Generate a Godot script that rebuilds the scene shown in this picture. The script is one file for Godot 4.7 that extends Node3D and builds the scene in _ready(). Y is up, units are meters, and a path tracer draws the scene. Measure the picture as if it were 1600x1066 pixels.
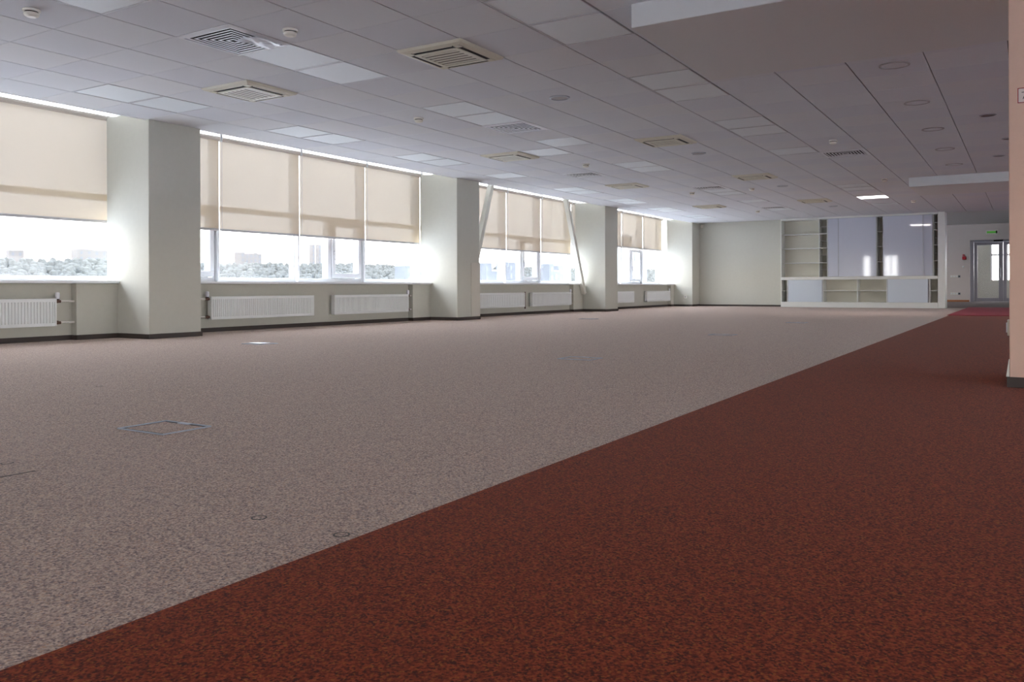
extends Node3D
# An empty office floor: window wall with roller blinds, tiled ceiling, grey and rust carpet, shelving at the far end.
# x runs away from the window wall, depth runs along -z, y is up; one ceiling module is 0.6 m.

const CAM_H := 0.568
const CEIL := 2.492
const T := 0.6
const X_COL := -8.473      # room face of the columns
const X_COLB := -9.27      # back of the columns
const X_WALL := -9.16      # wall under the windows
const X_BLIND := -9.42     # blinds and room face of the mullions
const X_GLASS := -9.53
const SILL_Y := 0.665
const D_FAR := 24.6        # wall behind the shelving
const D_NEAR := -6.2      # wall behind the camera
const D_LOBBY := 35.0
const X_RIGHT := 8.0
const X_SEAM := -1.305     # where the two carpets meet

var M := {}
var taken := {}

# ---------------------------------------------------------------- helpers
func gx(i: float) -> float: return (i - 0.212) * T
func gd(j: float) -> float: return (j + 0.829) * T

func new_st() -> SurfaceTool:
	var st := SurfaceTool.new()
	st.begin(Mesh.PRIMITIVE_TRIANGLES)
	return st

func tri(st: SurfaceTool, a: Vector3, b: Vector3, c: Vector3, o: Vector3) -> void:
	var n := (b - a).cross(c - a)
	if n.length_squared() < 1e-18: return
	if n.dot(o) < 0.0:
		var t := b
		b = c
		c = t
		n = -n
	n = n.normalized()
	for p in [a, c, b]:
		st.set_normal(n)
		st.add_vertex(p)

func quad(st: SurfaceTool, a: Vector3, b: Vector3, c: Vector3, d: Vector3, o: Vector3) -> void:
	tri(st, a, b, c, o)
	tri(st, a, c, d, o)

# a box with chamfered edges between two corners
func bx(st: SurfaceTool, lo: Vector3, hi: Vector3, ch := 0.0) -> void:
	var c := (lo + hi) * 0.5
	var h := (hi - lo) * 0.5
	h = h.abs()
	ch = min(ch, min(h.x, min(h.y, h.z)) * 0.45)
	var ax := [Vector3.RIGHT, Vector3.UP, Vector3.BACK]
	for i in 3:
		var j := (i + 1) % 3
		var k := (i + 2) % 3
		for s: float in [-1.0, 1.0]:
			var n: Vector3 = ax[i] * s
			var u: Vector3 = ax[j] * (h[j] - ch)
			var v: Vector3 = ax[k] * (h[k] - ch)
			var q: Vector3 = c + n * h[i]
			quad(st, q - u - v, q + u - v, q + u + v, q - u + v, n)
	if ch <= 0.0: return
	for i in 3:
		var j := (i + 1) % 3
		var k := (i + 2) % 3
		for s: float in [-1.0, 1.0]:
			for t: float in [-1.0, 1.0]:
				var e: Vector3 = ax[i] * (h[i] - ch)
				var a: Vector3 = c + ax[j] * s * h[j] + ax[k] * t * (h[k] - ch)
				var b: Vector3 = c + ax[j] * s * (h[j] - ch) + ax[k] * t * h[k]
				quad(st, a - e, a + e, b + e, b - e, ax[j] * s + ax[k] * t)
	for s: float in [-1.0, 1.0]:
		for t: float in [-1.0, 1.0]:
			for r: float in [-1.0, 1.0]:
				var o := Vector3(s, t, r)
				var p := c + h * o
				tri(st, p - Vector3(0, ch * t, ch * r), p - Vector3(ch * s, 0, ch * r), p - Vector3(ch * s, ch * t, 0), o)

func box(lo: Vector3, hi: Vector3, ch := 0.0) -> ArrayMesh:
	var st := new_st()
	bx(st, Vector3(min(lo.x, hi.x), min(lo.y, hi.y), min(lo.z, hi.z)), Vector3(max(lo.x, hi.x), max(lo.y, hi.y), max(lo.z, hi.z)), ch)
	return st.commit()

# box given by x range, y range and depth range (depth counts along -z)
func dbox(x0: float, x1: float, y0: float, y1: float, d0: float, d1: float, ch := 0.0) -> ArrayMesh:
	return box(Vector3(x0, y0, -d0), Vector3(x1, y1, -d1), ch)

# profile of (radius, height) turned round y
func lathe(st: SurfaceTool, prof: Array, at: Vector3, segs := 24) -> void:
	for i in prof.size() - 1:
		var p: Vector2 = prof[i]
		var q: Vector2 = prof[i + 1]
		var d := (q - p).normalized()
		var nn := Vector2(d.y, -d.x)
		for s in segs:
			var vs := []
			for e: Array in [[p, s], [q, s], [q, s + 1], [p, s + 1]]:
				var ang: float = TAU * float(e[1]) / segs
				var cs := Vector3(cos(ang), 0, sin(ang))
				var pt: Vector2 = e[0]
				vs.append([at + cs * pt.x + Vector3.UP * pt.y, (cs * nn.x + Vector3.UP * nn.y).normalized()])
			for t in [[0, 1, 2], [0, 2, 3]]:
				var a: Vector3 = vs[t[0]][0]
				var b: Vector3 = vs[t[1]][0]
				var c: Vector3 = vs[t[2]][0]
				var fn := (b - a).cross(c - a)
				if fn.length_squared() < 1e-16: continue
				var nrm: Vector3 = vs[t[1]][1]
				var order: Array = [t[0], t[2], t[1]] if fn.dot(nrm) > 0 else [t[0], t[1], t[2]]
				for k: int in order:
					st.set_normal(vs[k][1])
					st.add_vertex(vs[k][0])

func lathed(prof: Array, segs := 24) -> ArrayMesh:
	var st := new_st()
	lathe(st, prof, Vector3.ZERO, segs)
	return st.commit()

func tube(st: SurfaceTool, a: Vector3, b: Vector3, r: float, segs := 12) -> void:
	var d := (b - a).normalized()
	var u := d.cross(Vector3.UP if absf(d.y) < 0.9 else Vector3.RIGHT).normalized()
	var v := d.cross(u)
	for s in segs:
		var a0 := TAU * s / segs
		var a1 := TAU * (s + 1) / segs
		var n0 := u * cos(a0) + v * sin(a0)
		var n1 := u * cos(a1) + v * sin(a1)
		var pts := [[a + n0 * r, n0], [b + n0 * r, n0], [b + n1 * r, n1], [a + n1 * r, n1]]
		for t in [[0, 1, 2], [0, 2, 3]]:
			var fn: Vector3 = (pts[t[1]][0] - pts[t[0]][0]).cross(pts[t[2]][0] - pts[t[0]][0])
			var order: Array = [t[0], t[2], t[1]] if fn.dot(n0 + n1) > 0 else [t[0], t[1], t[2]]
			for k: int in order:
				st.set_normal(pts[k][1])
				st.add_vertex(pts[k][0])
		tri(st, a, a + n0 * r, a + n1 * r, -d)
		tri(st, b, b + n0 * r, b + n1 * r, d)

func tubed(a: Vector3, b: Vector3, r: float, segs := 12) -> ArrayMesh:
	var st := new_st()
	tube(st, a, b, r, segs)
	return st.commit()

func numbered(called: String) -> String:
	var n: int = taken.get(called, 0)
	taken[called] = n + 1
	return called if n == 0 else "%s_%03d" % [called, n]

func tag(o: Node, label: String, category := "", group := "", kind := "") -> Node:
	if label: o.set_meta("label", label)
	if category: o.set_meta("category", category)
	if group: o.set_meta("group", group)
	if kind: o.set_meta("kind", kind)
	return o

func thing(called: String, label: String, category: String, at := Vector3.ZERO, group := "", kind := "") -> Node3D:
	var o := Node3D.new()
	o.name = numbered(called)
	add_child(o)
	o.position = at
	tag(o, label, category, group, kind)
	return o

func part(called: String, mesh: Mesh, m: Material, parent: Node, at := Vector3.ZERO) -> MeshInstance3D:
	var o := MeshInstance3D.new()
	o.name = called if parent != self else numbered(called)
	o.mesh = mesh
	o.material_override = m
	parent.add_child(o, true)
	o.position = at
	return o

func copy(src: Node3D, at: Vector3, label: String, turn := 0.0) -> Node3D:
	var base := src.name.rstrip("0123456789").trim_suffix("_")
	var c: Node3D = src.duplicate()
	c.name = numbered(base)
	add_child(c)
	c.position = at
	c.rotation.y = turn
	c.set_meta("label", label)
	return c

func mat(color: Color, rough := 0.8, metal := 0.0) -> StandardMaterial3D:
	var m := StandardMaterial3D.new()
	m.albedo_color = color
	m.roughness = rough
	m.metallic = metal
	return m

func rgb(r: int, g: int, b: int) -> Color: return Color8(r, g, b)

# speckled yarn: every tuft takes a colour of the palette
func yarn(colors: Array, weights: Array, seed_n: int, px := 1024) -> ImageTexture:
	var rng := RandomNumberGenerator.new()
	rng.seed = seed_n
	var noise := FastNoiseLite.new()
	noise.seed = seed_n
	noise.frequency = 0.02
	var half := px / 2
	var pick := PackedByteArray()
	pick.resize(half * half)
	for i in half * half:
		var r := rng.randf()
		var k := 0
		while k < weights.size() - 1 and r > weights[k]:
			r -= weights[k]
			k += 1
		pick[i] = k
	var data := PackedByteArray()
	data.resize(px * px * 3)
	var at := 0
	for y in px:
		for x in px:
			var jx: int = (x + (rng.randi() & 1)) % px
			var jy: int = (y + (rng.randi() & 1)) % px
			var c: Color = colors[pick[(jy >> 1) * half + (jx >> 1)]]
			var f := 1.0 + (rng.randf() - 0.5) * 0.16
			data[at] = int(clampf(c.r8 * f, 0, 255))
			data[at + 1] = int(clampf(c.g8 * f, 0, 255))
			data[at + 2] = int(clampf(c.b8 * f, 0, 255))
			at += 3
	var img := Image.create_from_data(px, px, false, Image.FORMAT_RGB8, data)
	return ImageTexture.create_from_image(img)

func fine_noise(freq: float, seed_n: int, lo: float, hi: float, px := 512) -> NoiseTexture2D:
	var n := FastNoiseLite.new()
	n.seed = seed_n
	n.frequency = freq
	n.fractal_octaves = 4
	var t := NoiseTexture2D.new()
	t.width = px
	t.height = px
	t.seamless = true
	t.noise = n
	var g := Gradient.new()
	g.set_color(0, Color(lo, lo, lo))
	g.set_color(1, Color(hi, hi, hi))
	t.color_ramp = g
	return t

func carpet(tex: Texture2D, tint: Color, rim: float) -> StandardMaterial3D:
	var m := mat(tint, 1.0)
	m.albedo_texture = tex
	m.uv1_triplanar = true
	m.uv1_world_triplanar = true
	m.uv1_scale = Vector3.ONE / 1.9
	m.metallic_specular = 0.1
	m.rim_enabled = true
	m.rim = rim
	m.rim_tint = 0.8
	return m

func make_materials() -> void:
	var grey := yarn([rgb(214, 192, 174), rgb(192, 169, 154), rgb(164, 142, 131), rgb(124, 107, 107), rgb(194, 160, 136)], [0.24, 0.28, 0.24, 0.16, 0.08], 11)
	var rust := yarn([rgb(156, 70, 40), rgb(134, 58, 34), rgb(108, 45, 29), rgb(80, 37, 28), rgb(160, 90, 40)], [0.24, 0.32, 0.22, 0.15, 0.07], 23)
	M.grey_carpet = carpet(grey, Color.WHITE, 0.2)
	M.rust_carpet = carpet(rust, Color.WHITE, 0.08)
	M.mat_red = mat(rgb(150, 38, 58), 1.0)
	M.wall = mat(rgb(201, 199, 187), 0.9)
	var plaster := fine_noise(0.03, 5, 0.985, 1.0)
	M.wall.albedo_texture = plaster
	M.wall.uv1_triplanar = true
	M.wall.uv1_world_triplanar = true
	M.wall.uv1_scale = Vector3.ONE * 0.7
	M.peach = mat(rgb(224, 190, 170), 0.9)
	M.peach.albedo_texture = plaster
	M.peach.uv1_triplanar = true
	M.peach.uv1_world_triplanar = true
	M.soffit = mat(rgb(218, 218, 217), 0.9)
	M.base = mat(rgb(62, 52, 47), 0.6)
	M.sill = mat(rgb(235, 236, 238), 0.35)
	M.frame = mat(rgb(238, 239, 241), 0.35)
	M.glass = mat(Color(0.9, 0.95, 0.97, 0.06), 0.02)
	M.glass.metallic_specular = 0.2
	M.glass.transparency = BaseMaterial3D.TRANSPARENCY_ALPHA
	var tile_tex := fine_noise(0.35, 9, 0.96, 1.0)
	M.tiles = []
	for k in 4:
		var tm := mat([rgb(223, 225, 230), rgb(225, 227, 231), rgb(221, 223, 229), rgb(225, 226, 229)][k], 0.95)
		tm.albedo_texture = tile_tex
		tm.uv1_triplanar = true
		tm.uv1_world_triplanar = true
		tm.uv1_scale = Vector3.ONE * 1.3
		M.tiles.append(tm)
	M.grid = mat(rgb(120, 118, 118), 0.8)
	M.plenum = mat(rgb(34, 33, 34), 0.9)
	M.fabric = mat(Color(rgb(222, 203, 176), 0.973), 0.95)
	M.fabric.transparency = BaseMaterial3D.TRANSPARENCY_ALPHA
	M.fabric.backlight = Color(0.25, 0.225, 0.19)
	M.bar = mat(rgb(190, 186, 186), 0.5)
	M.roller = mat(rgb(214, 203, 192), 0.7)
	M.bracket = mat(rgb(225, 226, 226), 0.5)
	M.dark = mat(rgb(24, 23, 24), 0.7)
	M.radiator = mat(rgb(232, 233, 231), 0.35)
	M.thermo = mat(rgb(238, 238, 244), 0.4)
	M.copper = mat(rgb(96, 68, 54), 0.5, 0.2)
	M.pipe = mat(rgb(216, 212, 204), 0.5)
	M.ac = mat(rgb(208, 203, 184), 0.45)
	M.ac_grille = mat(rgb(112, 103, 92), 0.6)
	M.vent = mat(rgb(228, 229, 234), 0.35)
	M.film = mat(Color(0.92, 0.93, 0.97, 0.75), 0.25)
	M.film.transparency = BaseMaterial3D.TRANSPARENCY_ALPHA
	M.diffuser = mat(rgb(226, 232, 236), 0.5)
	M.lamp_frame = mat(rgb(205, 206, 210), 0.4)
	M.lit = mat(rgb(255, 250, 250), 0.5)
	M.lit.emission_enabled = true
	M.lit.emission = Color(1.0, 0.96, 0.97)
	M.lit.emission_energy_multiplier = 0.5
	M.plastic = mat(rgb(232, 228, 216), 0.4)
	M.ring = mat(rgb(172, 168, 170), 0.5)
	M.metal = mat(rgb(190, 196, 206), 0.3, 0.85)
	M.trim_metal = mat(rgb(172, 177, 188), 0.4, 0.5)
	M.steel = mat(rgb(150, 152, 158), 0.35, 0.9)
	M.brace = mat(rgb(222, 219, 208), 0.6)
	M.cab = mat(rgb(226, 226, 220), 0.45)
	M.cab_in = mat(rgb(226, 222, 206), 0.5)
	M.gloss = mat(rgb(204, 207, 219), 0.04)
	M.gloss.metallic_specular = 0.7
	M.pale_door = mat(rgb(206, 214, 222), 0.3)
	M.alu = mat(rgb(176, 178, 184), 0.4, 0.6)
	M.door_frame = mat(rgb(150, 146, 154), 0.4, 0.3)
	M.red = mat(rgb(176, 26, 40), 0.4)
	M.green = mat(rgb(70, 150, 60), 0.4)
	M.green.emission_enabled = true
	M.green.emission = Color(0.45, 0.85, 0.2)
	M.green.emission_energy_multiplier = 0.015
	M.paper = mat(rgb(226, 214, 208), 0.8)
	M.sign_red = mat(rgb(150, 30, 44), 0.6)
	M.ink = mat(rgb(70, 66, 66), 0.7)
	M.lobby_floor = mat(rgb(96, 74, 66), 0.9)
	M.lobby_wall = mat(rgb(214, 203, 198), 0.9)
	M.orange = mat(rgb(176, 112, 70), 0.6)
	M.snow = mat(rgb(222, 225, 230), 0.95)
	M.forest = mat(rgb(58, 58, 54), 1.0)
	M.forest_ground = mat(rgb(66, 65, 61), 1.0)
	M.far_light = mat(rgb(90, 84, 80), 0.9)
	M.far_grey = mat(rgb(96, 98, 100), 0.9)
	M.far_dark = mat(rgb(66, 68, 72), 0.9)
	M.far_win = mat(rgb(58, 64, 74), 0.4)

# ---------------------------------------------------------------- scene
func _ready() -> void:
	setup_camera_and_light()
	make_materials()
	build_floor()
	build_ceiling()
	build_window_wall()
	build_shell()
	build_shelving()
	build_lobby()
	build_pillar()
	build_blinds()
	build_radiators()
	build_braces()
	build_ceiling_units()
	build_floor_items()
	build_outside()

func setup_camera_and_light() -> void:
	var cam := Camera3D.new()
	cam.name = "camera"
	add_child(cam)
	cam.position = Vector3(0, CAM_H, 0)
	cam.rotation = Vector3(0, 0.5519, -0.0033)
	cam.projection = Camera3D.PROJECTION_FRUSTUM
	cam.near = 0.1
	cam.far = 2000.0
	cam.size = 0.1 * 1066.0 / 1308.1
	cam.frustum_offset = Vector2(0, -0.1 * (533.0 - 449.84) / 1308.1)
	cam.current = true
	var env := Environment.new()
	env.background_mode = Environment.BG_SKY
	var sky := Sky.new()
	var sm := ProceduralSkyMaterial.new()
	sm.sky_top_color = Color(0.90, 0.94, 1.0)
	sm.sky_horizon_color = Color(1.0, 0.995, 0.99)
	sm.sky_curve = 0.2
	sm.ground_bottom_color = Color(0.55, 0.57, 0.6)
	sm.ground_horizon_color = Color(0.8, 0.83, 0.88)
	sm.sun_angle_max = 0.0
	sky.sky_material = sm
	env.sky = sky
	env.background_energy_multiplier = 1.0
	env.tonemap_mode = Environment.TONE_MAPPER_LINEAR
	env.tonemap_exposure = 13.0
	env.sdfgi_enabled = true
	env.ssao_enabled = true
	env.ssil_enabled = true
	var we := WorldEnvironment.new()
	we.name = "environment"
	we.environment = env
	add_child(we)

func build_floor() -> void:
	var f := thing("floor", "office floor of grey speckled and rust carpet", "floor", Vector3.ZERO, "", "structure")
	part("grey_carpet", dbox(-9.6, X_SEAM, -0.12, 0.0, D_NEAR - 0.3, D_FAR + 0.1), M.grey_carpet, f)
	part("rust_carpet", dbox(X_SEAM, X_RIGHT + 0.2, -0.12, 0.0, D_NEAR - 0.3, D_FAR + 0.1), M.rust_carpet, f)
	part("lobby_carpet", dbox(-9.6, X_RIGHT + 0.2, -0.12, 0.0, D_FAR + 0.1, D_LOBBY + 5.2), M.lobby_floor, f)

# cells of the ceiling grid that hold something other than a tile
var lamps_cells := []
var ac_cells := [[-11, 8, 1], [-11, 16, 0], [-11, 23, 0], [-11, 31, 0], [-7, 8, 0], [-7, 16, 0], [-7, 23, 0], [-7, 31, 0]]
var vent_cells := [[-9, 6], [-9, 13], [-11, 20], [-9, 25], [-4, 20], [-9, 33]]
const LIT_CELL := [-5, 31]

func cell_key(i: int, j: int) -> int: return i * 1000 + j

func build_ceiling() -> void:
	for j in [3, 7, 11, 15, 23, 27, 31, 35]:
		lamps_cells.append([-13, j])
		lamps_cells.append([-13, j + 1])
	lamps_cells.append([-13, 19])
	for j in [4, 7, 8, 11, 12, 15, 19, 20, 26, 27, 30, 34]:
		lamps_cells.append([-9, j])
	lamps_cells.append([-10, 16])
	for j in [7, 8, 11, 12, 15, 16, 19, 27, 28, 31, 34]:
		lamps_cells.append([-5, j])
	var used := {}
	for c in lamps_cells + ac_cells + vent_cells: used[cell_key(c[0], c[1])] = true
	var ce := thing("ceiling", "suspended ceiling of pale grey square mineral tiles", "ceiling", Vector3.ZERO, "", "structure")
	var tiles := []
	var cam_pos := Vector3(0, CAM_H, 0)
	var fw := Vector3(-sin(0.5519), 0, -cos(0.5519))
	var rt := Vector3(cos(0.5519), 0, -sin(0.5519))
	for i in range(-14, 14):
		for j in range(-11, 40):
			if used.has(cell_key(i, j)): continue
			var c := Vector3(gx(i + 0.5), CEIL, -gd(j + 0.5))
			if c.x > X_RIGHT - 0.1 or -c.z > 24.4: continue
			var rel := c - cam_pos
			var z := rel.dot(fw)
			var seen := false
			if z > 0.5:
				var u := 800.0 + 1308.1 * rel.dot(rt) / z
				var v := 449.8 - 1308.1 * rel.y / z
				seen = u > -90.0 and u < 1590.0 and v > -70.0
			if c.x > -2.3 and -c.z > 5.3 and -c.z < 6.95: seen = false
			tiles.append([z if seen else 1000.0 + z, c, i, j])
	tiles.sort_custom(func(a, b): return a[0] < b[0])
	var st := new_st()
	bx(st, Vector3(-0.2955, 0.0, -0.2985), Vector3(0.2955, 0.016, 0.2985), 0.0025)
	var tile_mesh := st.commit()
	var field := new_st()
	for n in tiles.size():
		var c: Vector3 = tiles[n][1]
		if n < 300:
			var k: int = absi(tiles[n][2] * 7 + tiles[n][3] * 13) % 4
			part("tile", tile_mesh, M.tiles[k], ce, c)
		else:
			field.append_from(tile_mesh, 0, Transform3D(Basis(), c))
	var fo := part("tile_field", field.commit(), M.tiles[0], ce)
	fo.set_meta("kind", "stuff")
	# runners of the hanging grid, hidden above the joints, and the slab over the void
	var gr := new_st()
	for i in range(-13, 14):
		bx(gr, Vector3(gx(i) - 0.012, CEIL + 0.0165, -24.55), Vector3(gx(i) + 0.012, CEIL + 0.03, 6.1))
	for j in range(-11, 40):
		bx(gr, Vector3(-8.5, CEIL + 0.0165, -gd(j) - 0.012), Vector3(X_RIGHT, CEIL + 0.029, -gd(j) + 0.012))
	part("grid_runners", gr.commit(), M.grid, ce)
	part("edge_trim", dbox(-8.533, -8.503, CEIL - 0.004, CEIL + 0.03, D_NEAR, D_FAR), M.frame, ce)
	part("slab", dbox(-9.9, X_RIGHT + 0.3, 2.96, 3.16, D_NEAR - 0.3, D_LOBBY + 5.3), M.soffit, ce)
	part("pelmet_board", dbox(-8.53, -8.50, CEIL + 0.03, 2.96, D_NEAR, D_FAR), M.soffit, ce)

	var b := part("trim_1", dbox(-2.287, X_RIGHT, 2.33, CEIL + 0.03, 5.27, 6.98, 0.004), M.soffit, self)
	tag(b, "wide boxed beam under the ceiling above the rust carpet", "beam", "", "structure")
	b = part("trim_2", dbox(-1.783, X_RIGHT, 2.33, CEIL + 0.03, 16.3, 18.0, 0.004), M.soffit, self)
	tag(b, "boxed beam under the ceiling close to the glazed door", "beam", "", "structure")

func col_d(k: int) -> float: return 5.92 + 6.02 * k
func mull_d(k: int) -> float: return 7.65 + 1.48 * k

func build_window_wall() -> void:
	var w := thing("wall_left", "cream wall below the windows with projecting plain ends", "wall", Vector3.ZERO, "", "structure")
	part("parapet", dbox(-9.75, X_WALL, -0.1, SILL_Y - 0.033, D_NEAR, D_LOBBY), M.wall, w)
	part("head", dbox(-9.8, -9.44, 2.86, 2.97, D_NEAR, D_LOBBY), M.wall, w)
	var bs := thing("baseboard_left", "dark brown skirting along the window wall", "baseboard", Vector3.ZERO, "", "structure")
	for k in range(-2, 4):
		var d := col_d(k)
		var pw := 0.22 if k == 3 else 0.5
		part("pier", dbox(X_WALL - 0.02, -9.06, 0.0, SILL_Y - 0.034, d - pw, d + 0.01, 0.004), M.wall, w)
		part("skirting", dbox(X_WALL, X_WALL + 0.014, 0.0, 0.055, d - 5.32, d - pw, 0.003), M.base, bs)
		part("skirting", dbox(X_WALL, -9.046, 0.0, 0.055, d - pw - 0.014, d - pw, 0.003), M.base, bs)
		part("skirting", dbox(-9.06, -9.046, 0.0, 0.055, d - pw - 0.014, d, 0.003), M.base, bs)
		var which: String = {0: "column with clear window bays on both sides and no braces", 1: "column with a slim brown cover plate low on its face", 2: "column that a diagonal brace runs into", 3: "column in the corner by the shelving wall"}.get(k, "column along the window wall out of view")
		var c := thing("column", "square cream " + which, "column", Vector3(X_COL, 0, -d), "", "structure")
		part("shaft", box(Vector3(X_COLB - X_COL, 0, -0.7), Vector3(0, CEIL + 0.1, 0), 0.006), M.wall, c)
		part("skirting", box(Vector3(X_COLB - X_COL, 0, -0.712), Vector3(0.012, 0.055, 0.012), 0.003), M.base, c)
		if k == 1:
			part("cover_plate", box(Vector3(-0.005, 0.056, -0.7), Vector3(0.012, 1.02, -0.42), 0.003), mat(rgb(206, 200, 188), 0.8), c)
	# sills between the columns
	for k in range(-1, 4):
		var d0 := col_d(k - 1) + 0.7
		var d1 := col_d(k)
		var s := part("window_sill", dbox(-9.52, -9.02, SILL_Y - 0.032, SILL_Y, d0, d1, 0.005), M.sill, self)
		tag(s, "white window sill below " + window_words(k), "sill", "", "structure")
	# window frames: modules of 1.48 m run behind the columns
	var win := {}
	for k in range(-10, 19):
		var d0 := mull_d(k)
		var d1 := mull_d(k + 1)
		var mid := (d0 + d1) * 0.5
		var col := int(floor((mid - 5.92) / 6.02)) + 1
		if not win.has(col):
			win[col] = thing("window_%d" % (col + 4), "white framed strip window, " + window_words(col), "window", Vector3.ZERO, "", "structure")
		var p: Node3D = win[col]
		part("mullion", dbox(-9.62, X_BLIND, SILL_Y, 2.87, d0 - 0.018, d0 + 0.018, 0.004), M.frame, p)
		var rails := new_st()
		part("bottom_rail", dbox(-9.58, -9.48, SILL_Y, 0.725, d0 + 0.018, d1 - 0.018, 0.004), M.frame, p)
		part("transom", dbox(-9.58, -9.48, 1.635, 1.71, d0 + 0.018, d1 - 0.018, 0.004), M.frame, p)
		part("top_rail", dbox(-9.58, -9.48, 2.80, 2.87, d0 + 0.018, d1 - 0.018, 0.004), M.frame, p)
		part("pane", dbox(X_GLASS - 0.004, X_GLASS, 1.71, 2.80, d0 + 0.018, d1 - 0.018), M.glass, p)
		for dd: float in [d0 + 0.018, d1 - 0.05]:
			part("side_stop", dbox(-9.56, -9.49, 0.725, 1.635, dd, dd + 0.032, 0.003), M.frame, p)
		if posmod(k, 2) == 1:
			var post := d0 + 0.66
			part("post", dbox(-9.58, -9.46, 0.725, 1.635, post, post + 0.075, 0.004), M.frame, p)
			part("pane", dbox(X_GLASS - 0.004, X_GLASS, 0.725, 1.635, d0 + 0.05, post), M.glass, p)
			var s0 := post + 0.085
			var s1 := d1 - 0.055
			var fr := new_st()
			for r: Array in [[0.735, 0.81, s0, s1], [1.555, 1.63, s0, s1], [0.81, 1.555, s0, s0 + 0.075], [0.81, 1.555, s1 - 0.075, s1]]:
				bx(fr, Vector3(-9.56, r[0], -r[3]), Vector3(-9.44, r[1], -r[2]), 0.006)
			var sash := part("sash", fr.commit(), M.frame, p)
			part("pane", dbox(X_GLASS - 0.004, X_GLASS, 0.81, 1.555, s0 + 0.075, s1 - 0.075), M.glass, sash)
			var h := new_st()
			bx(h, Vector3(-9.44, 1.10, -(s0 + 0.05)), Vector3(-9.428, 1.17, -(s0 + 0.025)), 0.003)
			bx(h, Vector3(-9.43, 1.02, -(s0 + 0.048)), Vector3(-9.405, 1.15, -(s0 + 0.028)), 0.006)
			part("handle", h.commit(), M.bar, sash)
		else:
			part("pane", dbox(X_GLASS - 0.004, X_GLASS, 0.725, 1.635, d0 + 0.05, d1 - 0.05), M.glass, p)

func window_words(k: int) -> String:
	return {0: "the bay farthest from the shelving", 1: "the wide bay without braces", 2: "the bay with the two diagonal braces", 3: "the bay beside the shelving wall", 4: "the bay past the shelving wall", 5: "the last bay past the shelving wall"}.get(k, "a bay out of view numbered %d" % (10 + k))

func build_shell() -> void:
	var w := thing("wall_far", "cream end wall beside and behind the built-in shelving", "wall", Vector3.ZERO, "", "structure")
	part("panel", dbox(-9.7, -1.81, 0.0, 2.96, D_FAR, D_FAR + 0.12), M.wall, w)
	part("panel", dbox(-1.962, -1.80, 0.0, 2.96, 24.14, D_FAR + 0.12, 0.004), M.cab, w)
	part("header", dbox(-1.80, X_RIGHT, CEIL, 2.96, 24.45, D_FAR + 0.12), M.soffit, w)
	part("skirting", dbox(X_COL, -5.95, 0.0, 0.05, D_FAR - 0.012, D_FAR, 0.003), M.base, w)
	# the opposite facade, out of view: its strip windows light the fronts of the columns and throw the pillar's shadow
	w = thing("wall_right", "opposite outer wall with a strip of windows, out of view", "wall", Vector3.ZERO, "", "structure")
	part("panel", dbox(X_RIGHT, X_RIGHT + 0.25, 0.0, SILL_Y, D_NEAR - 0.2, D_LOBBY + 5.2), M.wall, w)
	part("panel", dbox(X_RIGHT, X_RIGHT + 0.25, 1.62, 2.96, D_NEAR - 0.2, D_LOBBY + 5.2), M.wall, w)
	part("panel", dbox(X_RIGHT, X_RIGHT + 0.25, SILL_Y, 1.62, 24.0, D_LOBBY + 5.2), M.wall, w)
	for k in range(0, 5):
		part("pier", dbox(X_RIGHT - 0.3, X_RIGHT + 0.25, 0.0, 2.96, col_d(k) - 6.02, col_d(k) - 5.32), M.wall, w)
		part("mullion", dbox(X_RIGHT + 0.1, X_RIGHT + 0.2, SILL_Y, 1.62, col_d(k) - 2.7, col_d(k) - 2.62), M.frame, w)
		part("pane", dbox(X_RIGHT + 0.14, X_RIGHT + 0.145, SILL_Y, 1.62, col_d(k) - 5.32, col_d(k) - 0.0), M.glass, w)
	# wall behind the camera: glossy doors mirror two windows, the wide one is added for light
	w = thing("wall_near", "end wall with three windows facing the shelving", "wall", Vector3.ZERO, "", "structure")
	var openings := [[-8.9, -8.1], [-7.3, -6.6], [1.0, 5.5]]
	var x0 := -9.75
	for o: Array in openings:
		part("panel", dbox(x0, o[0], 0.0, 2.96, D_NEAR - 0.25, D_NEAR), M.wall, w)
		part("panel", dbox(o[0], o[1], 0.0, SILL_Y, D_NEAR - 0.25, D_NEAR), M.wall, w)
		part("panel", dbox(o[0], o[1], 2.42, 2.96, D_NEAR - 0.25, D_NEAR), M.wall, w)
		var m: float = (o[0] + o[1]) * 0.5
		part("mullion", dbox(m - 0.04, m + 0.04, SILL_Y, 2.42, D_NEAR - 0.2, D_NEAR - 0.1), M.frame, w)
		part("pane", dbox(o[0], o[1], SILL_Y, 2.42, D_NEAR - 0.155, D_NEAR - 0.15), M.glass, w)
		x0 = o[1]
	part("panel", dbox(x0, X_RIGHT + 0.1, 0.0, 2.96, D_NEAR - 0.25, D_NEAR), M.wall, w)

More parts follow.
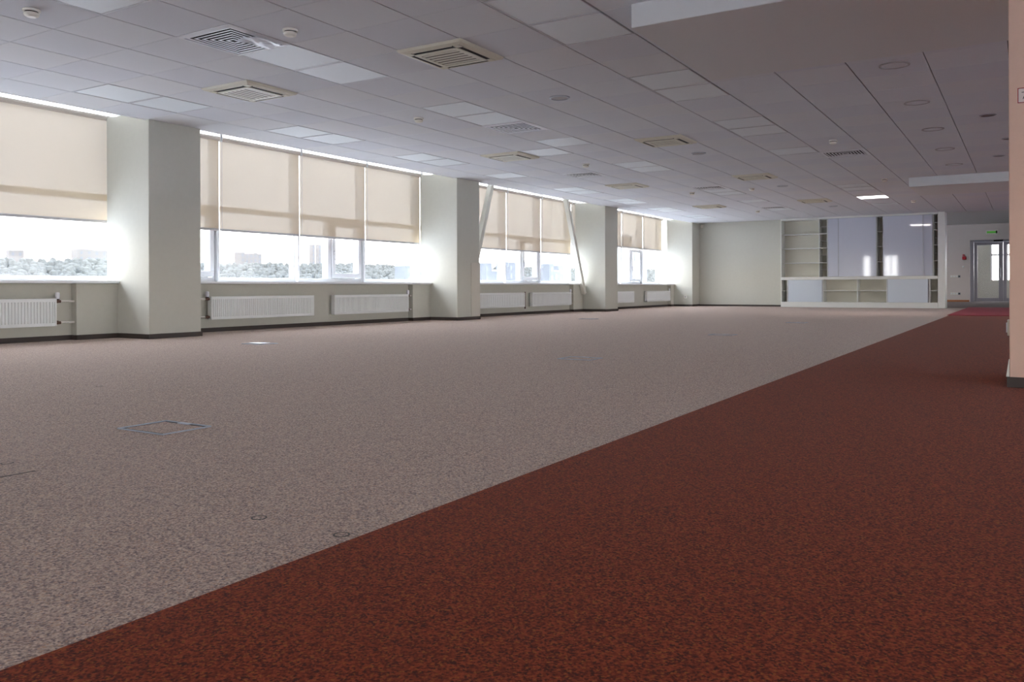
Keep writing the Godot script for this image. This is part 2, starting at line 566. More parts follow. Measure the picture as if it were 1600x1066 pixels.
func build_shelving() -> void:
	var F := 24.15
	var c := thing("shelving_unit", "white built-in wall of open shelves and glossy grey sliding doors", "shelving", Vector3(-3.95, 0, -F))
	var ox := 3.95
	var b := func(called: String, x0: float, x1: float, y0: float, y1: float, d0: float, d1: float, m: Material, par: Node) -> MeshInstance3D:
		return part(called, box(Vector3(x0 + ox, y0, -d0), Vector3(x1 + ox, y1, -d1), 0.003), m, par)
	var L := -5.94
	var R := -1.965
	b.call("back_panel", L, R, 0.0, CEIL - 0.002, 0.41, 0.44, M.cab_in, c)
	b.call("plinth", L, R, 0.0, 0.146, -0.02, 0.41, M.cab, c)
	b.call("worktop", L, R, 0.762, 0.842, -0.02, 0.41, M.cab, c)
	b.call("top_rail", L, R, 2.435, CEIL - 0.003, -0.01, 0.41, M.cab, c)
	b.call("side_panel", L, L + 0.022, 0.146, 2.435, -0.005, 0.41, M.cab, c)
	b.call("side_panel", R - 0.004, R, 0.146, 2.435, -0.005, 0.41, M.cab, c)
	for x: float in [-4.905, -4.69, -3.42, -3.27, -2.07]:
		b.call("upright", x - 0.009, x + 0.009, 0.842, 2.435, 0.03, 0.41, M.cab, c)
	for x: float in [-5.756, -4.80, -3.915, -3.183, -2.16]:
		b.call("upright", x - 0.011, x + 0.011, 0.146, 0.762, 0.0, 0.41, M.cab, c)
	for y: float in [2.037, 1.64, 1.235]:
		b.call("shelf", -5.918, -4.914, y - 0.011, y + 0.011, 0.06, 0.41, M.cab, c)
		for s: Array in [[-4.896, -4.699], [-3.411, -3.279], [-2.061, -1.969]]:
			b.call("shelf", s[0], s[1], y - 0.011, y + 0.011, 0.035, 0.41, M.cab, c)
	for y: float in [2.235, 1.84, 1.44, 1.04]:
		for s: Array in [[-4.896, -4.699], [-2.061, -1.969]]:
			b.call("shelf", s[0], s[1], y - 0.008, y + 0.008, 0.15, 0.41, M.cab, c)
	for s: Array in [[-5.918, -5.767], [-4.789, -3.926], [-3.904, -3.194], [-2.149, -1.969]]:
		b.call("shelf", s[0], s[1], 0.447, 0.467, 0.04, 0.41, M.cab, c)
	# sliding doors on two tracks
	for s: Array in [[-4.68, -4.34, 0.014], [-4.40, -3.424, -0.024], [-3.276, -2.30, -0.024], [-2.36, -2.082, 0.014]]:
		var d: Node = b.call("glossy_door", s[0], s[1], 0.845, 2.433, s[2], s[2] + 0.018, M.gloss, c)
		b.call("edge_strip", s[0], s[0] + 0.018, 0.845, 2.433, s[2] - 0.006, s[2] + 0.02, M.alu, d)
		b.call("edge_strip", s[1] - 0.018, s[1], 0.845, 2.433, s[2] - 0.006, s[2] + 0.02, M.alu, d)
		d.set_meta("label", "glossy grey sliding door")
	for s: Array in [[-5.745, -4.811], [-3.17, -2.19]]:
		var d: Node = b.call("low_door", s[0], s[1], 0.149, 0.760, -0.012, 0.006, M.pale_door, c)
		b.call("edge_strip", s[0], s[0] + 0.016, 0.149, 0.760, -0.017, 0.008, M.alu, d)
		b.call("edge_strip", s[1] - 0.016, s[1], 0.149, 0.760, -0.017, 0.008, M.alu, d)
		d.set_meta("label", "pale matt sliding door")
	b.call("track", -4.68, -2.07, 0.8425, 0.85, -0.032, 0.034, M.alu, c)
	b.call("track", -4.68, -2.07, 2.428, 2.436, -0.032, 0.034, M.alu, c)

func build_lobby() -> void:
	var D := D_LOBBY
	var cl := part("ceiling_lobby", dbox(-9.5, X_RIGHT, 2.84, 2.9, D_FAR + 0.12, D), M.soffit, self)
	tag(cl, "higher plain ceiling in front of the glazed door", "ceiling", "", "structure")
	var w := thing("wall_lobby", "grey wall around the glazed door with an exit sign", "wall", Vector3.ZERO, "", "structure")
	part("panel", dbox(-9.7, -1.80, 0.0, 2.96, D, D + 0.2), M.lobby_wall, w)
	part("panel", dbox(0.40, X_RIGHT, 0.0, 2.96, D, D + 0.2), M.lobby_wall, w)
	part("panel", dbox(-1.80, 0.40, 2.26, 2.96, D, D + 0.2), M.lobby_wall, w)
	part("skirting", dbox(-9.5, -1.82, 0.0, 0.07, D - 0.015, D, 0.003), M.orange, w)
	var v := thing("wall_vestibule", "walls of the small room seen through the glazed door", "wall", Vector3.ZERO, "", "structure")
	part("side", dbox(-3.2, -3.05, 0.0, 2.96, D + 0.2, D + 5.0), M.wall, v)
	part("panel", dbox(-3.2, -1.30, 0.0, 2.96, D + 4.8, D + 5.0), M.wall, v)
	part("panel", dbox(-1.30, X_RIGHT, 0.0, 0.82, D + 4.8, D + 5.0), M.wall, v)
	part("panel", dbox(-1.30, X_RIGHT, 2.35, 2.96, D + 4.8, D + 5.0), M.wall, v)
	for x: float in [-1.28, -0.72, 0.1, 1.2]:
		part("mullion", dbox(x - 0.04, x + 0.04, 0.82, 2.35, D + 4.82, D + 4.92), M.frame, v)
	part("transom", dbox(-1.3, X_RIGHT, 1.82, 1.90, D + 4.82, D + 4.92), M.frame, v)
	# glazed double door
	var d := thing("door_1", "grey framed double glass door at the end of the rust carpet", "door", Vector3(-1.79, 0, -D), "", "structure")
	var fr := new_st()
	for r: Array in [[0.0, 0.12, 0.0, 2.255], [2.06, 2.18, 0.0, 2.255], [0.12, 2.06, 2.17, 2.255]]:
		bx(fr, Vector3(r[0], r[2], -0.12), Vector3(r[1], r[3], 0.03), 0.004)
	part("frame", fr.commit(), M.door_frame, d)
	for leaf: Array in [[0.13, 1.045], [1.05, 2.05]]:
		var ls := new_st()
		var a: float = leaf[0]
		var e: float = leaf[1]
		for r: Array in [[a, a + 0.10, 0.02, 2.165], [e - 0.14, e, 0.02, 2.165], [a + 0.10, e - 0.14, 0.02, 0.14], [a + 0.10, e - 0.14, 2.07, 2.165]]:
			bx(ls, Vector3(r[0], r[2], -0.06), Vector3(r[1], r[3], 0.0), 0.004)
		var lf := part("leaf", ls.commit(), M.door_frame, d)
		part("pane", box(Vector3(a + 0.10, 0.14, -0.033), Vector3(e - 0.14, 2.07, -0.027)), M.glass, lf)
		part("pull_handle", tubed(Vector3(e - 0.07, 0.85, 0.05), Vector3(e - 0.07, 1.25, 0.05), 0.012), M.steel, lf)
	part("closer", box(Vector3(0.75, 2.19, 0.03), Vector3(1.05, 2.25, 0.08), 0.006), M.dark, d)
	# things on the wall
	var x := thing("exit_sign", "small green lit exit sign above the glazed door", "sign", Vector3(-1.09, 2.53, -D + 0.001))
	part("housing", box(Vector3(-0.19, -0.075, 0), Vector3(0.19, 0.075, 0.045), 0.006), M.plastic, x)
	part("lit_strip", box(Vector3(-0.165, -0.035, 0.044), Vector3(0.12, 0.035, 0.047)), M.green, x)
	part("arrow_field", box(Vector3(0.12, -0.05, 0.044), Vector3(0.17, 0.05, 0.047)), M.dark, x)
	var f := thing("fire_alarm", "red fire alarm call point on the wall by the glazed door", "alarm", Vector3(-1.99, 1.65, -D + 0.001))
	part("box", box(Vector3(-0.055, -0.10, 0), Vector3(0.075, 0.02, 0.06), 0.008), M.red, f)
	part("siren", lathed([Vector2(0, 0.06), Vector2(0.035, 0.055), Vector2(0.045, 0.0), Vector2(0, 0)], 18), M.red, f, Vector3(-0.01, 0.035, 0.03))
	var s := thing("light_switch", "white light switch below the red fire alarm", "switch", Vector3(-2.01, 1.29, -D + 0.001))
	part("plate", box(Vector3(-0.042, -0.042, 0), Vector3(0.042, 0.042, 0.01), 0.003), M.plastic, s)
	part("rocker", box(Vector3(-0.026, -0.028, 0.008), Vector3(0.026, 0.028, 0.015), 0.003), M.thermo, s)
	for r: Array in [[0.935, "upper"], [0.297, "lower"]]:
		var o := thing("socket_row", "%s row of white wall sockets beside the glazed door" % r[1], "socket", Vector3(-2.28, r[0], -D + 0.001))
		for k in 4:
			var xx := -0.12 + 0.085 * k
			var pl := part("plate", box(Vector3(xx - 0.04, -0.042, 0), Vector3(xx + 0.04, 0.042, 0.01), 0.003), M.plastic if k < 3 else M.steel, o)
			part("recess", lathed([Vector2(0, 0.006), Vector2(0.024, 0.006), Vector2(0.024, 0.0)], 16), M.dark if k == 3 else M.thermo, pl, Vector3(xx, 0, 0.011)).rotation.x = PI / 2

func build_pillar() -> void:
	var p := thing("pillar", "peach painted pillar standing on the rust carpet", "pillar", Vector3(-0.087, 0, -5.47), "", "structure")
	part("shaft", box(Vector3(0, 0, -0.72), Vector3(0.8, CEIL, 0), 0.004), M.peach, p)
	part("skirting", box(Vector3(-0.013, 0, -0.733), Vector3(0.813, 0.058, 0.013), 0.003), M.base, p)
	var s := thing("red_sign", "small square white notice with a red border on the pillar", "sign", Vector3(-0.044, 1.632, -5.469))
	part("sheet", box(Vector3(0, -0.042, 0), Vector3(0.084, 0.042, 0.002)), M.paper, s)
	var fr := new_st()
	for r: Array in [[0.0, 0.004, -0.042, 0.042], [0.08, 0.084, -0.042, 0.042], [0.004, 0.08, -0.042, -0.038], [0.004, 0.08, 0.038, 0.042]]:
		bx(fr, Vector3(r[0], r[2], 0.001), Vector3(r[1], r[3], 0.0035))
	part("border", fr.commit(), M.sign_red, s)
	var tm := TextMesh.new()
	tm.text = "7"
	var fnt := SystemFont.new()
	fnt.font_names = PackedStringArray(["Droid Sans"])
	tm.font = fnt
	tm.font_size = 32
	tm.pixel_size = 0.0016
	tm.depth = 0.0012
	part("numeral", tm, M.ink, s, Vector3(0.032, -0.002, 0.003))
	var w := thing("wall_switch", "white switch on the hidden side of the peach pillar", "switch", Vector3(-0.087, 0.33, -5.60))
	part("plate", box(Vector3(-0.012, -0.045, -0.045), Vector3(0, 0.045, 0.045), 0.005), M.plastic, w)
	part("rocker", box(Vector3(-0.018, -0.028, -0.028), Vector3(-0.010, 0.028, 0.028), 0.003), M.thermo, w)
	var g := new_st()
	quad(g, Vector3(0, 0, 0.004), Vector3(-0.016, 0, 0.004), Vector3(-0.004, 0.09, 0.004), Vector3(0, 0.09, 0.004), Vector3.BACK)
	quad(g, Vector3(0, 0, -0.12), Vector3(-0.016, 0, -0.12), Vector3(-0.004, 0.09, -0.12), Vector3(0, 0.09, -0.12), Vector3.FORWARD)
	quad(g, Vector3(-0.016, 0, 0.004), Vector3(-0.016, 0, -0.12), Vector3(-0.004, 0.09, -0.12), Vector3(-0.004, 0.09, 0.004), Vector3.LEFT)
	quad(g, Vector3(-0.004, 0.09, 0.004), Vector3(-0.004, 0.09, -0.12), Vector3(0, 0.09, -0.12), Vector3(0, 0.09, 0.004), Vector3.UP)
	quad(g, Vector3(0, 0, 0.004), Vector3(0, 0, -0.12), Vector3(-0.016, 0, -0.12), Vector3(-0.016, 0, 0.004), Vector3.DOWN)
	var cg := part("cable_cover", g.commit(), M.plastic, self, Vector3(-0.088, 0.059, -5.475))
	tag(cg, "small white tapered cable cover at the foot of the peach pillar", "cover")

func blind_mesh(width: float, h: float) -> ArrayMesh:
	var st := new_st()
	var n := 12
	for i in n:
		var y0 := -h * i / n
		var y1 := -h * (i + 1) / n
		quad(st, Vector3(0, y0, 0), Vector3(0, y0, -width), Vector3(0, y1, -width), Vector3(0, y1, 0), Vector3.RIGHT)
	return st.commit()

func nth(n: int) -> String: return ["first", "second", "third", "fourth", "fifth", "sixth", "seventh", "eighth", "ninth", "tenth", "eleventh", "twelfth", "thirteenth", "fourteenth", "fifteenth", "sixteenth", "seventeenth", "eighteenth"][n - 1]

# how many modules of the same bay stand between this one and the shelving end, counted from one
func blind_rank(k: int, col: int) -> int:
	var n := 1
	while int(floor((mull_d(k + n) + 0.74 - 5.92) / 6.02)) + 1 == col: n += 1
	return n

func build_blinds() -> void:
	for k in range(-9, 18):
		var d0 := mull_d(k) + 0.007
		var d1 := mull_d(k + 1) - 0.007
		var mid := (d0 + d1) * 0.5
		var col := int(floor((mid - 5.92) / 6.02)) + 1
		var low := 1.385
		if col == 3: low = 1.685
		if col < 0: low = 1.3
		if col >= 4: low = 2.0
		if k == 11: continue
		var w := d1 - d0
		var Y := 2.615
		var b := thing("roller_blind", "cream roller blind, %s from the shelving end, over %s" % [nth(blind_rank(k, col)), window_words(col)], "blind", Vector3(X_BLIND + 0.035, Y, -d0), "cream roller blinds along the window wall")
		part("roller", tubed(Vector3(0, 0, -0.012), Vector3(0, 0, -w + 0.012), 0.03, 16), M.roller, b)
		part("fabric", blind_mesh(w - 0.006, Y - low), M.fabric, b, Vector3(-0.0265, 0, -0.003))
		part("bottom_bar", box(Vector3(-0.034, low - Y - 0.026, -w + 0.006), Vector3(-0.019, low - Y + 0.006, -0.006), 0.005), M.bar, b)
		for z: float in [0.0, -w + 0.011]:
			part("bracket", box(Vector3(-0.025, -0.034, z - 0.011), Vector3(0.03, 0.085, z), 0.002), M.bracket, b)
		part("chain", tubed(Vector3(0.02, -0.03, -0.006), Vector3(0.02, -1.6, -0.006), 0.0022, 6), M.bar, b)

func ribbed_panel(length: float, h: float) -> ArrayMesh:
	var st := new_st()
	var pitch := 0.0333
	var n := int(length / pitch) - 1
	var z0 := -(length - n * pitch) * 0.5
	bx(st, Vector3(-0.01, 0, z0), Vector3(0.004, h, 0), 0.002)
	bx(st, Vector3(-0.01, 0, -length), Vector3(0.004, h, z0 - n * pitch), 0.002)
	bx(st, Vector3(-0.01, 0, z0 - n * pitch), Vector3(0.004, 0.035, z0), 0.001)
	bx(st, Vector3(-0.01, h - 0.035, z0 - n * pitch), Vector3(0.004, h, z0), 0.001)
	var prof := [Vector2(0, -0.008), Vector2(0.18, -0.008), Vector2(0.32, 0.004), Vector2(0.68, 0.004), Vector2(0.82, -0.008), Vector2(1, -0.008)]
	for i in n:
		for s in 5:
			var a: Vector2 = prof[s]
			var b: Vector2 = prof[s + 1]
			var za := z0 - (i + a.x) * pitch
			var zb := z0 - (i + b.x) * pitch
			quad(st, Vector3(a.y, 0.035, za), Vector3(b.y, 0.035, zb), Vector3(b.y, h - 0.035, zb), Vector3(a.y, h - 0.035, za), Vector3.RIGHT)
	return st.commit()

func radiator(d0: float, d1: float, far_side: bool, reach_m: float, label: String) -> void:
	var L := d1 - d0
	var r := thing("radiator", label, "radiator", Vector3(X_WALL + 0.04, 0.165, -d0), "white panel radiators under the windows")
	var h := 0.30
	part("front_panel", ribbed_panel(L, h), M.radiator, r, Vector3(0.07, 0, 0))
	part("back_panel", box(Vector3(0, 0, -L), Vector3(0.012, h, 0), 0.002), M.radiator, r)
	var g := new_st()
	var n := int(L / 0.03)
	for i in n:
		var z := -L * (i + 0.5) / n
		bx(g, Vector3(0.012, h - 0.006, z - 0.009), Vector3(0.06, h, z + 0.009))
	bx(g, Vector3(0.01, h - 0.006, -L), Vector3(0.02, h + 0.001, 0))
	bx(g, Vector3(0.05, h - 0.006, -L), Vector3(0.062, h + 0.001, 0))
	part("top_grille", g.commit(), M.radiator, r)
	for z: float in [0.0, -L]:
		part("side_cover", box(Vector3(0.0, 0.01, z - 0.002), Vector3(0.066, h - 0.004, z + 0.002)), M.radiator, r)
	for z: float in [-L * 0.2, -L * 0.8]:
		part("wall_hook", box(Vector3(-0.038, 0.1, z - 0.015), Vector3(0.001, 0.22, z + 0.015)), M.radiator, r)
	var z0 := -L if far_side else 0.0
	var s := -1.0 if far_side else 1.0
	var reach := reach_m
	for y: float in [0.035, h - 0.03]:
		part("pipe", tubed(Vector3(0.03, y, z0 + s * 0.05), Vector3(0.03, y, z0 + s * reach), 0.012), M.pipe, r)
		var f := new_st()
		tube(f, Vector3(0.03, y, z0), Vector3(0.03, y, z0 + s * 0.065), 0.017, 10)
		tube(f, Vector3(0.03, y - 0.018, z0 + s * 0.032), Vector3(0.03, y + 0.022, z0 + s * 0.032), 0.014, 10)
		part("valve", f.commit(), M.copper, r)
	var th := new_st()
	lathe(th, [Vector2(0, 0.075), Vector2(0.02, 0.072), Vector2(0.024, 0.06), Vector2(0.024, 0.022), Vector2(0.018, 0.0), Vector2(0, 0)], Vector3(0.03, h - 0.004, z0 + s * 0.032), 18)
	part("thermostat_head", th.commit(), M.thermo, r)
	part("collar", tubed(Vector3(0.03, h - 0.014, z0 + s * 0.032), Vector3(0.03, h - 0.003, z0 + s * 0.032), 0.02, 14), M.dark, r)

func build_radiators() -> void:
	radiator(3.39, 5.19, true, 0.22, "white ribbed radiator under " + window_words(0))
	radiator(7.23, 9.075, false, 0.58, "radiator farther from the shelving, under " + window_words(1))
	radiator(9.51, 11.31, true, 0.12, "radiator nearer the shelving, under " + window_words(1))
	radiator(13.42, 15.22, false, 0.7, "radiator farther from the shelving, under " + window_words(2))
	radiator(15.54, 17.34, true, 0.11, "radiator nearer the shelving, under " + window_words(2))
	radiator(19.25, 21.0, false, 0.65, "radiator farther from the shelving, under " + window_words(3))
	radiator(21.9, 23.68, true, 0.07, "radiator nearer the shelving, under " + window_words(3))
	var rp := part("riser_pipe", tubed(Vector3(X_WALL + 0.03, 0.12, -15.36), Vector3(X_WALL + 0.03, 0.48, -15.36), 0.014), M.copper, self)
	tag(rp, "brown upright heating pipe between two radiators below the diagonal braces", "pipe")

func build_braces() -> void:
	for e: Array in [[Vector3(-9.0, 0.45, -13.05), Vector3(-9.0, 2.9, -13.95), "white diagonal steel brace leaning out from behind the column with the cover plate"], [Vector3(-9.0, 0.42, -17.885), Vector3(-9.0, 2.9, -16.85), "white diagonal steel brace running down past the sill into a column"]]:
		var a: Vector3 = e[0]
		var b: Vector3 = e[1]
		var d := (b - a)
		var L := d.length()
		var st := new_st()
		bx(st, Vector3(-0.05, 0, -0.05), Vector3(0.05, L, 0.05), 0.006)
		var o := part("diagonal_brace", st.commit(), M.brace, self, a)
		o.rotation.x = atan2(d.z, d.y)
		tag(o, e[2], "brace")

# ---------------------------------------------------------------- ceiling units
func square_ring(st: SurfaceTool, ro: float, ri: float, yo: float, yi: float, th: float) -> void:
	# sloping square louvre: outer edge at (ro, yo), inner edge at (ri, yi)
	var cs := [Vector2(-1, -1), Vector2(1, -1), Vector2(1, 1), Vector2(-1, 1)]
	for k in 4:
		var a: Vector2 = cs[k]
		var b: Vector2 = cs[(k + 1) % 4]
		var A := Vector3(a.x * ro, yo, a.y * ro)
		var B := Vector3(b.x * ro, yo, b.y * ro)
		var C := Vector3(b.x * ri, yi, b.y * ri)
		var D := Vector3(a.x * ri, yi, a.y * ri)
		var o := Vector3(a.x + b.x, 0, a.y + b.y) * 0.2
		quad(st, A, B, C, D, Vector3.DOWN + o)
		var up := Vector3.UP * th
		quad(st, A + up, B + up, C + up, D + up, Vector3.UP - o)
		quad(st, A, B, B + up, A + up, o)
		quad(st, D, C, C + up, D + up, -o)

func make_lamp() -> Node3D:
	var l := thing("ceiling_light", "", "light", Vector3.ZERO, "flush square ceiling light panels")
	var fr := new_st()
	for r: Array in [[-0.291, -0.283, -0.293, 0.293], [0.283, 0.291, -0.293, 0.293], [-0.283, 0.283, -0.293, -0.285], [-0.283, 0.283, 0.285, 0.293]]:
		bx(fr, Vector3(r[0], -0.002, r[2]), Vector3(r[1], 0.03, r[3]))
	part("frame", fr.commit(), M.lamp_frame, l)
	part("diffuser", box(Vector3(-0.283, 0.002, -0.285), Vector3(0.283, 0.008, 0.285), 0.001), M.diffuser, l)
	return l

func make_ac() -> Node3D:
	var a := thing("air_conditioner", "", "air conditioner", Vector3.ZERO, "ceiling cassette air conditioners")
	var st := new_st()
	square_ring(st, 0.318, 0.305, -0.003, -0.020, 0.004)
	square_ring(st, 0.305, 0.265, -0.020, -0.030, 0.004)
	part("panel_rim", st.commit(), M.ac, a)
	# corner pieces of the border; the four sides between them are the air outlets
	var b := new_st()
	for s: float in [-1.0, 1.0]:
		for t: float in [-1.0, 1.0]:
			bx(b, Vector3(s * 0.236 - 0.03, -0.034, t * 0.236 - 0.03), Vector3(s * 0.236 + 0.03, -0.02, t * 0.236 + 0.03), 0.004)
	part("border", b.commit(), M.ac, a)
	var w := 0.205
	for k in 4:
		var o := part("outlet", box(Vector3(-w, -0.0285, 0.212), Vector3(w, -0.022, 0.266)), M.dark, a)
		o.rotation.y = k * PI / 2
		part("flap", box(Vector3(-w + 0.01, -0.0325, 0.2565), Vector3(w - 0.01, -0.0284, 0.2655), 0.001), M.ac, o)
	var g := new_st()
	for s: float in [-1.0, 1.0]:
		bx(g, Vector3(-0.213, -0.038, s * 0.193 - 0.02), Vector3(0.213, -0.028, s * 0.193 + 0.02), 0.004)
		bx(g, Vector3(s * 0.193 - 0.02, -0.038, -0.173), Vector3(s * 0.193 + 0.02, -0.028, 0.173), 0.004)
	part("grille_frame", g.commit(), M.ac, a)
	part("grille_back", box(Vector3(-0.173, -0.033, -0.173), Vector3(0.173, -0.026, 0.173)), M.ac_grille, a)
	for i in 6:
		var z := -0.145 + 0.058 * i
		part("grille_bar", box(Vector3(-0.173, -0.0365, z - 0.014), Vector3(0.173, -0.0325, z + 0.014), 0.001), M.ac, a)
	return a

func make_vent() -> Node3D:
	var v := thing("ceiling_diffuser", "", "vent", Vector3.ZERO, "square ceiling air diffusers")
	var f := new_st()
	square_ring(f, 0.298, 0.262, -0.004, -0.012, 0.006)
	part("frame", f.commit(), M.vent, v)
	part("duct", box(Vector3(-0.29, 0.03, -0.29), Vector3(0.29, 0.035, 0.29)), M.plenum, v)
	for i in 6:
		var r := 0.25 - 0.041 * i
		var s := new_st()
		square_ring(s, r, r - 0.017, -0.007, -0.006, 0.0012)
		part("louvre", s.commit(), M.vent, v)
	return v

func build_ceiling_units() -> void:
	# light panels
	var proto := make_lamp()
	var first := true
	var words := {-13: "in the row along the windows", -9: "in the row amid the air conditioners", -10: "single unlit light panel touching an air conditioner", -5: "in the row along the boxed beams"}
	for c: Array in lamps_cells:
		var at := Vector3(gx(c[0] + 0.5), CEIL, -gd(c[1] + 0.5))
		var lit: bool = c[0] == LIT_CELL[0] and c[1] == LIT_CELL[1]
		var label: String = "glowing white ceiling light panel, the only one lit" if lit else words[c[0]]
		if not lit and c[0] != -10:
			var rank := 1
			for e: Array in lamps_cells:
				if e[0] == c[0] and e[1] > c[1]: rank += 1
			label = "unlit square light, %s from the shelving, %s" % [nth(rank), words[c[0]]]
		var l: Node3D
		if first:
			l = proto
			l.position = at
			l.set_meta("label", label)
			first = false
		else:
			l = copy(proto, at, label)
		if lit:
			l.get_node("diffuser").material_override = M.lit
			var al := AreaLight3D.new()
			al.name = "lamp_glow"
			al.area_size = Vector2(0.56, 0.56)
			al.light_energy = 0.12
			al.light_color = Color(1, 0.96, 0.95)
			al.shadow_enabled = true
			l.add_child(al)
			al.position = Vector3(0, -0.012, 0)
			al.rotation.x = -PI / 2
	# air conditioners
	var ordinal := ["first", "second", "third", "fourth"]
	var ac := make_ac()
	first = true
	for c: Array in ac_cells:
		var rank: int = {31: 0, 23: 1, 16: 2, 8: 3}[c[1]]
		var label: String = "beige ceiling air conditioner, %s from the shelving in the row %s" % [ordinal[rank], "nearer the windows" if c[0] == -11 else "farther from the windows"]
		var at := Vector3(gx(c[0] + 0.5), CEIL, -gd(c[1] + 0.5))
		if first:
			ac.position = at
			ac.rotation.y = PI / 2 * c[2]
			ac.set_meta("label", label)
			first = false
		else: copy(ac, at, label, PI / 2 * c[2])
	# diffusers
	var vent := make_vent()
	var vw := ["square louvred diffuser with torn plastic film over a corner", "bright framed square diffuser between light panels", "square diffuser in the row of air conditioners nearer the windows", "square diffuser next to a light panel, between shelving and torn film diffuser", "square diffuser beside a smoke detector, near the boxed beams", "square diffuser closest to the shelving"]
	for k in vent_cells.size():
		var at := Vector3(gx(vent_cells[k][0] + 0.5), CEIL, -gd(vent_cells[k][1] + 0.5))
		if k == 0:
			vent.position = at
			vent.set_meta("label", vw[0])
		else: copy(vent, at, vw[k])
	# torn film hanging on the first diffuser
	var film := new_st()
	var rng := RandomNumberGenerator.new()
	rng.seed = 4
	var P := []
	var nx := 9
	for i in nx:
		var row := []
		for j in nx:
			var x := 0.06 + 0.21 * i / (nx - 1.0)
			var z := 0.06 - 0.31 * j / (nx - 1.0)
			var y := -0.020 - 0.012 * sin(i * 1.1 + j * 0.7) * 0.6 - 0.005 * rng.randf()
			if i == 0: x += 0.06 * absf(sin(j * 1.3))
			row.append(Vector3(x, y, z))
		P.append(row)
	for i in nx - 1:
		for j in nx - 1:
			quad(film, P[i][j], P[i + 1][j], P[i + 1][j + 1], P[i][j + 1], Vector3.DOWN)
	var fo := part("plastic_film", film.commit(), M.film, self, vent.position)
	tag(fo, "torn clear plastic film stuck under the louvred diffuser", "film")
	# smoke detectors
	var sd := thing("smoke_detector", "", "smoke detector", Vector3.ZERO, "smoke detectors on the ceiling tiles")
	part("base", lathed([Vector2(0.055, 0.0), Vector2(0.057, -0.006), Vector2(0.054, -0.016), Vector2(0, -0.016)]), M.plastic, sd)
	part("slots", lathed([Vector2(0.042, -0.015), Vector2(0.042, -0.030), Vector2(0, -0.030)]), M.dark, sd)
	part("dome", lathed([Vector2(0.048, -0.024), Vector2(0.050, -0.032), Vector2(0.044, -0.044), Vector2(0.028, -0.052), Vector2(0, -0.054)]), M.plastic, sd)
	first = true
	var spots := [[-9.5, 4.46, "cream smoke detector next to the window-facing corner light panel, farthest from shelving"], [-7.55, 6.56, "cream smoke detector beside the diffuser with torn film"], [-9.55, 11.69, "cream smoke detector beside a pair of light panels and bright diffuser"], [-9.55, 18.7, "cream smoke detector next to the diffuser in the air conditioner row"], [-9.45, 26.5, "cream smoke detector third from the shelving in the window-side row"], [-3.4, 18.46, "cream smoke detector beside the diffuser near the boxed beams"], [-3.4, 26.2, "cream smoke detector close to the boxed beam by the glazed door"], [-3.4, 33.6, "cream smoke detector just before the shelving doors"], [-7.4, 26.4, "cream smoke detector beside an air conditioner, middle of ceiling"], [-9.45, 34.6, "cream smoke detector nearest the shelving in the window-side row"]]
	for s: Array in spots:
		var at := Vector3(gx(s[0]), CEIL, -gd(s[1]))
		if first:
			sd.position = at
			sd.set_meta("label", s[2])
			first = false
		else: copy(sd, at, s[2])
	# flat round speakers
	var dk := thing("ceiling_speaker", "", "speaker", Vector3.ZERO, "round flat ceiling speakers")
	part("rim", lathed([Vector2(0.105, 0.0), Vector2(0.105, -0.006), Vector2(0.085, -0.012), Vector2(0.085, -0.004)], 32), M.metal, dk)
	part("grille", lathed([Vector2(0.085, -0.006), Vector2(0.0, -0.008)], 32), M.ring, dk)
	first = true
	for s: Array in [[-6.5, 11.62, "fourth"], [-6.48, 18.57, "third"], [-6.4, 26.3, "second"], [-6.35, 34.2, "first"]]:
		var at := Vector3(gx(s[0]), CEIL, -gd(s[1]))
		var lab: String = "round flat grey ceiling speaker, %s from the shelving" % s[2]
		if first:
			dk.position = at
			dk.set_meta("label", lab)
			first = false
		else: copy(dk, at, lab)
	# ring lights above the rust carpet
	var rg := thing("ring_downlight", "", "downlight", Vector3.ZERO, "thin ringed downlights over the rust carpet")
	part("ring", lathed([Vector2(0.125, 0.0), Vector2(0.125, -0.006), Vector2(0.108, -0.008), Vector2(0.104, 0.0)], 36), M.ring, rg)
	part("lens", lathed([Vector2(0.104, -0.002), Vector2(0.0, -0.003)], 36), M.tiles[0], rg)
	first = true
	for n in 5:
		var at := Vector3(gx(-1.42), CEIL, -gd(12.4 + 2.9 * n))
		var lab: String = "round ceiling downlight with thin grey ring, %s from the boxed beam above the pillar" % nth(n + 1)
		if first:
			rg.position = at
			rg.set_meta("label", lab)
			first = false
		else: copy(rg, at, lab)
	var dd := thing("recessed_downlight", "", "downlight", Vector3.ZERO, "dark recessed downlights beside the peach pillar")
	part("rim", lathed([Vector2(0.085, 0.0), Vector2(0.085, -0.006), Vector2(0.072, -0.008)], 28), M.metal, dd)
	part("reflector", lathed([Vector2(0.072, -0.008), Vector2(0.05, -0.002), Vector2(0.0, -0.002)], 28), M.steel, dd)
	first = true
	for s: Array in [[-0.41, 17.2], [-0.38, 22.95], [-0.12, 20.3]]:
		var at := Vector3(gx(s[0]), CEIL, -gd(s[1]))
		if first:
			dd.position = at
			dd.set_meta("label", "small dark recessed downlight in the ceiling near the peach pillar")
			first = false
		else: copy(dd, at, "small dark recessed downlight in the ceiling near the peach pillar")
	var ms := thing("motion_sensor", "small white motion sensor under the ceiling in the shelving wall corner", "sensor", Vector3(-8.36, 2.40, -D_FAR))
	part("mount", box(Vector3(-0.03, -0.03, 0), Vector3(0.03, 0.05, 0.03), 0.006), M.plastic, ms)
	part("head", lathed([Vector2(0, 0.05), Vector2(0.035, 0.04), Vector2(0.045, 0.0), Vector2(0.03, -0.04), Vector2(0, -0.05)], 20), M.plastic, ms, Vector3(0.0, 0.0, 0.07))
